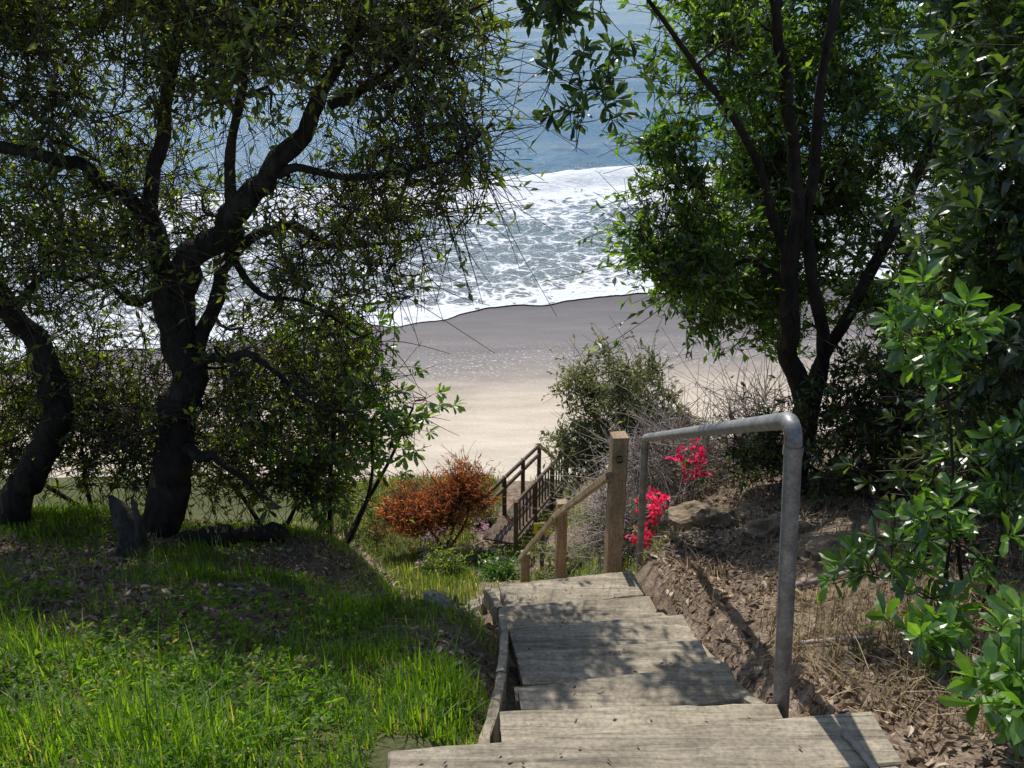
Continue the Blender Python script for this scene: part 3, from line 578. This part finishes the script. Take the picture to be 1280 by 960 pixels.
gm=grassmask(x,y); k=(rng.random(n)<np.clip(gm,0,1)**1.7*(.35+1.1*(vn(x,y,.22,8)+.5)+.5*sm(-.9,-.5,x)*sm(2.6,2.2,y)))&(x<CX(y)-.47)&((x<-.42)|(y>2.32)); x=x[k];y=y[k]
lush=sm(3.3,2.3,y); cl=np.clip(vn(x,y,.35,9)+.5+.6*vn(x,y,.13,19),0,1.2)
near=sm(-.62,-.42,x)*sm(2.5,2.2,y)
h=(.03+.06*cl+.09*lush*cl)*(.5+.9*rng.random(len(x)))*(1-.35*near); tall=rng.random(len(x))<.05; h=np.where(tall,h*1.9,h)
blades(mb,x,y,h,.0045+.004*rng.random(len(x)),lean=.65)
n=9000; x=-.2+rng.random(n)*2.0; y=5+rng.random(n)*7; k=rng.random(n)<grassmask(x,y); x=x[k];y=y[k]
blades(mb,x,y,.06+.12*rng.random(len(x)),.007+.005*rng.random(len(x)))
obj('grass',mb.mesh('grass'),M_grass,kind='stuff',label='lush green grass blades on the bank')
mb=MB()
n=30000; x=-4+rng.random(n)*7; y=8+rng.random(n)*14; k=rng.random(n)<grassmask(x,y)**1.4; x=x[k];y=y[k]
blades(mb,x,y,.08+.2*rng.random(len(x))*(1+vn(x,y,.6,51)),.014+.01*rng.random(len(x)))
obj('ledge_grass',mb.mesh('ledge_grass'),M_grass_ledge,kind='stuff',label='patchy green and dry grass on the ledge')
mb=MB(); n=3200; x=-3+rng.random(n)*2.8; y=1.6+rng.random(n)*2.2; k=(vn(x,y,.35,21)+.4*vn(x,y,.12,23)>.02)&(x<-.45); x=x[k];y=y[k]
B=np.repeat(np.stack([x,y,H(x,y)+.03+.07*rng.random(len(x))],-1),4,0); an=rng.random(len(B))*6.28
D=np.stack([np.cos(an),np.sin(an),.1+.7*rng.random(len(B))],-1); leaves(mb,B,D,.022+.014*rng.random(len(B)),.014,True,.3,.3)
obj('weeds',mb.mesh('weeds'),M_grass,kind='stuff',label='low broadleaf weeds among the grass')
mb=MB(); n=420; x=-1.9+rng.random(n)*1.6; y=15.5+rng.random(n)*4; k=vn(x,y,.5,41)>.05; x=x[k];y=y[k]
B=np.repeat(np.stack([x,y,H(x,y)+.2],-1),5,0); an=rng.random(len(B))*6.28
leaves(mb,B,np.stack([np.cos(an),np.sin(an),.4+0*an],-1),.06,.04,True); obj('wildflowers',mb.mesh('wildflowers'),M_pink,kind='stuff',label='pale pink wildflowers among ledge grass')
mb=MB(); n=6500; x=1.0+rng.random(n)*1.4; y=1.8+rng.random(n)*2.0; k=(vn(x,y,.3,15)>-.15)&(rng.random(n)<sm(.95,1.5,x)+.2)&((x>1.16)|(y>2.4)); x=x[k];y=y[k]
blades(mb,x,y,.05+.13*rng.random(len(x)),.0035+.003*rng.random(len(x)),lean=1.1)
n=3500; x=.9+rng.random(n)*2.3; y=4+rng.random(n)*5; blades(mb,x,y,.04+.1*rng.random(n),.006+0*x,lean=1.2)
n=2500; x=-4+rng.random(n)*4; y=2.8+rng.random(n)*4; k=x<CX(y)-.5; x=x[k];y=y[k]; blades(mb,x,y,.04+.1*rng.random(len(x)),.004+0*x,lean=1.3)
obj('dry_grass',mb.mesh('dry_grass'),M_straw,kind='stuff',label='dry straw grass on the bare bank')
mb=MB()
def litter(n,x0,x1,y0,y1,cond,s0=.02,s1=.05):
    x=x0+rng.random(n)*(x1-x0); y=y0+rng.random(n)*(y1-y0); k=cond(x,y); x=x[k];y=y[k]
    B=np.stack([x,y,H(x,y)+.006+.015*rng.random(len(x))],-1); a_=rng.random(len(x))*6.28
    D=np.stack([np.cos(a_),np.sin(a_),rng.normal(size=len(x))*.35],-1); L=s0+(s1-s0)*rng.random(len(x)); leaves(mb,B,D,L,L*.45,True,.35,.2)
litter(20000,.9,3.6,2.0,8.0,lambda x,y:(x>CX(y)+.5)&(vn(x,y,.45,31)+.4*vn(x,y,.15,33)>-.12)&((x>1.16)|(y>2.4)),.02,.06)
litter(18000,-4,0,2.9,6.8,lambda x,y:(x<CX(y)-.5)&(vn(x,y,.5,5)<.15),.02,.055)
obj('leaf_litter',mb.mesh('leaf_litter'),M_litter,kind='stuff',label='dead brown leaves scattered over the soil')
mb=MB(); n=170; k=rng.integers(0,7,size=n); T=np.array([t[:5] for t in treads])[k]
x=T[:,2]+rng.random(n)*(T[:,3]-T[:,2]); y=T[:,0]-.05-rng.random(n)*.35
B=np.stack([x,y,T[:,1]+.008],-1); a_=rng.random(n)*6.28; leaves(mb,B,np.stack([np.cos(a_),np.sin(a_),0*a_+.05],-1),.010+.014*rng.random(n),.008,True,.3,.1)
obj('fallen_leaves',mb.mesh('fallen_leaves'),M_litter,kind='stuff',label='few small dead leaves lying on the treads')

# ------------------------------------------------------------------ rocks, logs
def rock(x,y,sz,label,name='rock',mat=M_rock,yaw=0,lift=.2,cat='rock'):
    bm=bmesh.new(); bmesh.ops.create_icosphere(bm,subdivisions=4,radius=1)
    sd=rng.random(3)*50
    from mathutils import noise as mn
    for v in bm.verts:
        p=v.co.copy(); d=1+.45*mn.noise(p*1.1+Vector(sd))+.25*mn.noise(p*2.7+Vector(sd))+.12*mn.noise(p*6+Vector(sd))
        q=p*d; v.co=Vector((q.x*sz[0],q.y*sz[1],q.z*sz[2]))
    me=bpy.data.meshes.new(name); bm.to_mesh(me); bm.free()
    o=obj(name,me,mat,label=label,category=cat); o.location=(x,y,float(H(x,y))+sz[2]*lift); o.rotation_euler=(rad(-15),rad(8),rad(yaw)); return o
rock(1.4,5.7,(.28,.2,.15),'brown sandstone outcrop half buried in the soil bank',lift=-.1)
rock(1.9,4.6,(.22,.2,.1),'brown sandstone outcrop half buried in the soil bank',yaw=70,lift=-.4)
rock(1.75,5.3,(.2,.15,.1),'brown sandstone outcrop half buried in the soil bank',yaw=20,lift=-.2)
rock(-.36,3.95,(.10,.04,.03),'pale bleached piece of wood lying in the grass','driftwood_piece',M_drift,-35,1.0,'driftwood')
def stump():
    mb=MB(); x,y=-2.2,4.75; z=float(H(x,y))
    P=catmull([(x,y,z-.15),(x-.01,y,z+.1),(x-.05,y+.02,z+.25),(x-.10,y+.02,z+.38)],6); R=np.interp(np.linspace(0,1,len(P)),[0,.3,.7,1],[.13,.085,.06,.015])
    R=R*(1+.35*vn(np.arange(len(P)),0*R,1.3,3)); tubes(mb,P,R,14)
    tubes(mb,catmull([(x+.02,y,z+.08),(x+.07,y-.05,z+.20),(x+.06,y-.06,z+.42)],5),np.linspace(.05,.008,11),8)
    tubes(mb,catmull([(x,y-.02,z+.05),(x+.13,y-.12,z-.02),(x+.22,y-.2,z-.08)],5),np.linspace(.06,.02,11),8)
    tubes(mb,catmull([(x,y-.02,z+.05),(x-.15,y-.10,z+.02),(x-.25,y-.2,z-.04)],5),np.linspace(.06,.02,11),8)
    obj('tree_stump',mb.mesh('tree_stump',True),barkmat('weathered_stump',(.03,.025,.02),(.16,.135,.11),14),label='weathered broken tree stump standing in the grass',category='stump')
stump()
def log(name,p0,p1,r,mat,label,cat='log'):
    mb=MB(); p0=np.array(p0);p1=np.array(p1); P=p0+(p1-p0)*np.linspace(0,1,14)[:,None]+rng.normal(size=(14,3))*r*.12
    R=r*(1+.15*rng.normal(size=14)); R[0]*=.5;R[-1]*=.4; tubes(mb,P,R,10); return obj(name,mb.mesh(name,True),mat,label=label,category=cat)
log('fallen_log',(-2.1,5.15,float(H(-2.1,5.15))+.05),(-1.45,5.3,float(H(-1.45,5.3))+.07),.06,M_bark,'dark fallen log lying beneath the trees')
log('broken_stick',(1.05,2.02,-2.12),(.99,2.22,-2.12),.013,M_drift,'short bleached stick lying on the top plank','stick')
log('broken_stick',(1.35,4.0,float(H(1.35,4.0))+.02),(1.75,4.1,float(H(1.75,4.1))+.03),.015,M_dry,'grey stick lying on the soil bank','stick')
log('broken_stick',(1.2,3.3,float(H(1.2,3.3))+.02),(1.5,3.15,float(H(1.5,3.15))+.03),.010,M_dry,'grey stick lying on the soil bank','stick')

# ------------------------------------------------------------------ light, world, camera
el,az=52,-18
s=Vector((math.sin(rad(az))*math.cos(rad(el)),math.cos(rad(az))*math.cos(rad(el)),math.sin(rad(el))))
L=bpy.data.lights.new('sun','SUN'); L.energy=5.0; L.angle=rad(.5); L.color=(1,.95,.87)
lo=bpy.data.objects.new('sun',L); COL.objects.link(lo); lo.rotation_euler=(-s).to_track_quat('-Z','Y').to_euler(); lo.location=s*30
w=bpy.data.worlds.new('World'); S.world=w; w.use_nodes=True; nt=w.node_tree; bg=nt.nodes['Background']
sky=nt.nodes.new('ShaderNodeTexSky'); sky.sky_type='NISHITA'; sky.sun_disc=False; sky.sun_elevation=rad(el); sky.sun_rotation=rad(az); sky.altitude=30
nt.links.new(sky.outputs[0],bg.inputs[0]); bg.inputs[1].default_value=.15
cam=bpy.data.cameras.new('camera'); cam.sensor_width=36; cam.lens=33.83; cam.clip_start=.05; cam.clip_end=9000
co=bpy.data.objects.new('camera',cam); COL.objects.link(co); co.location=(0,0,0); co.rotation_euler=(rad(66),0,0); S.camera=co
S.view_settings.view_transform='Standard'; S.view_settings.look='None'; S.view_settings.exposure=0
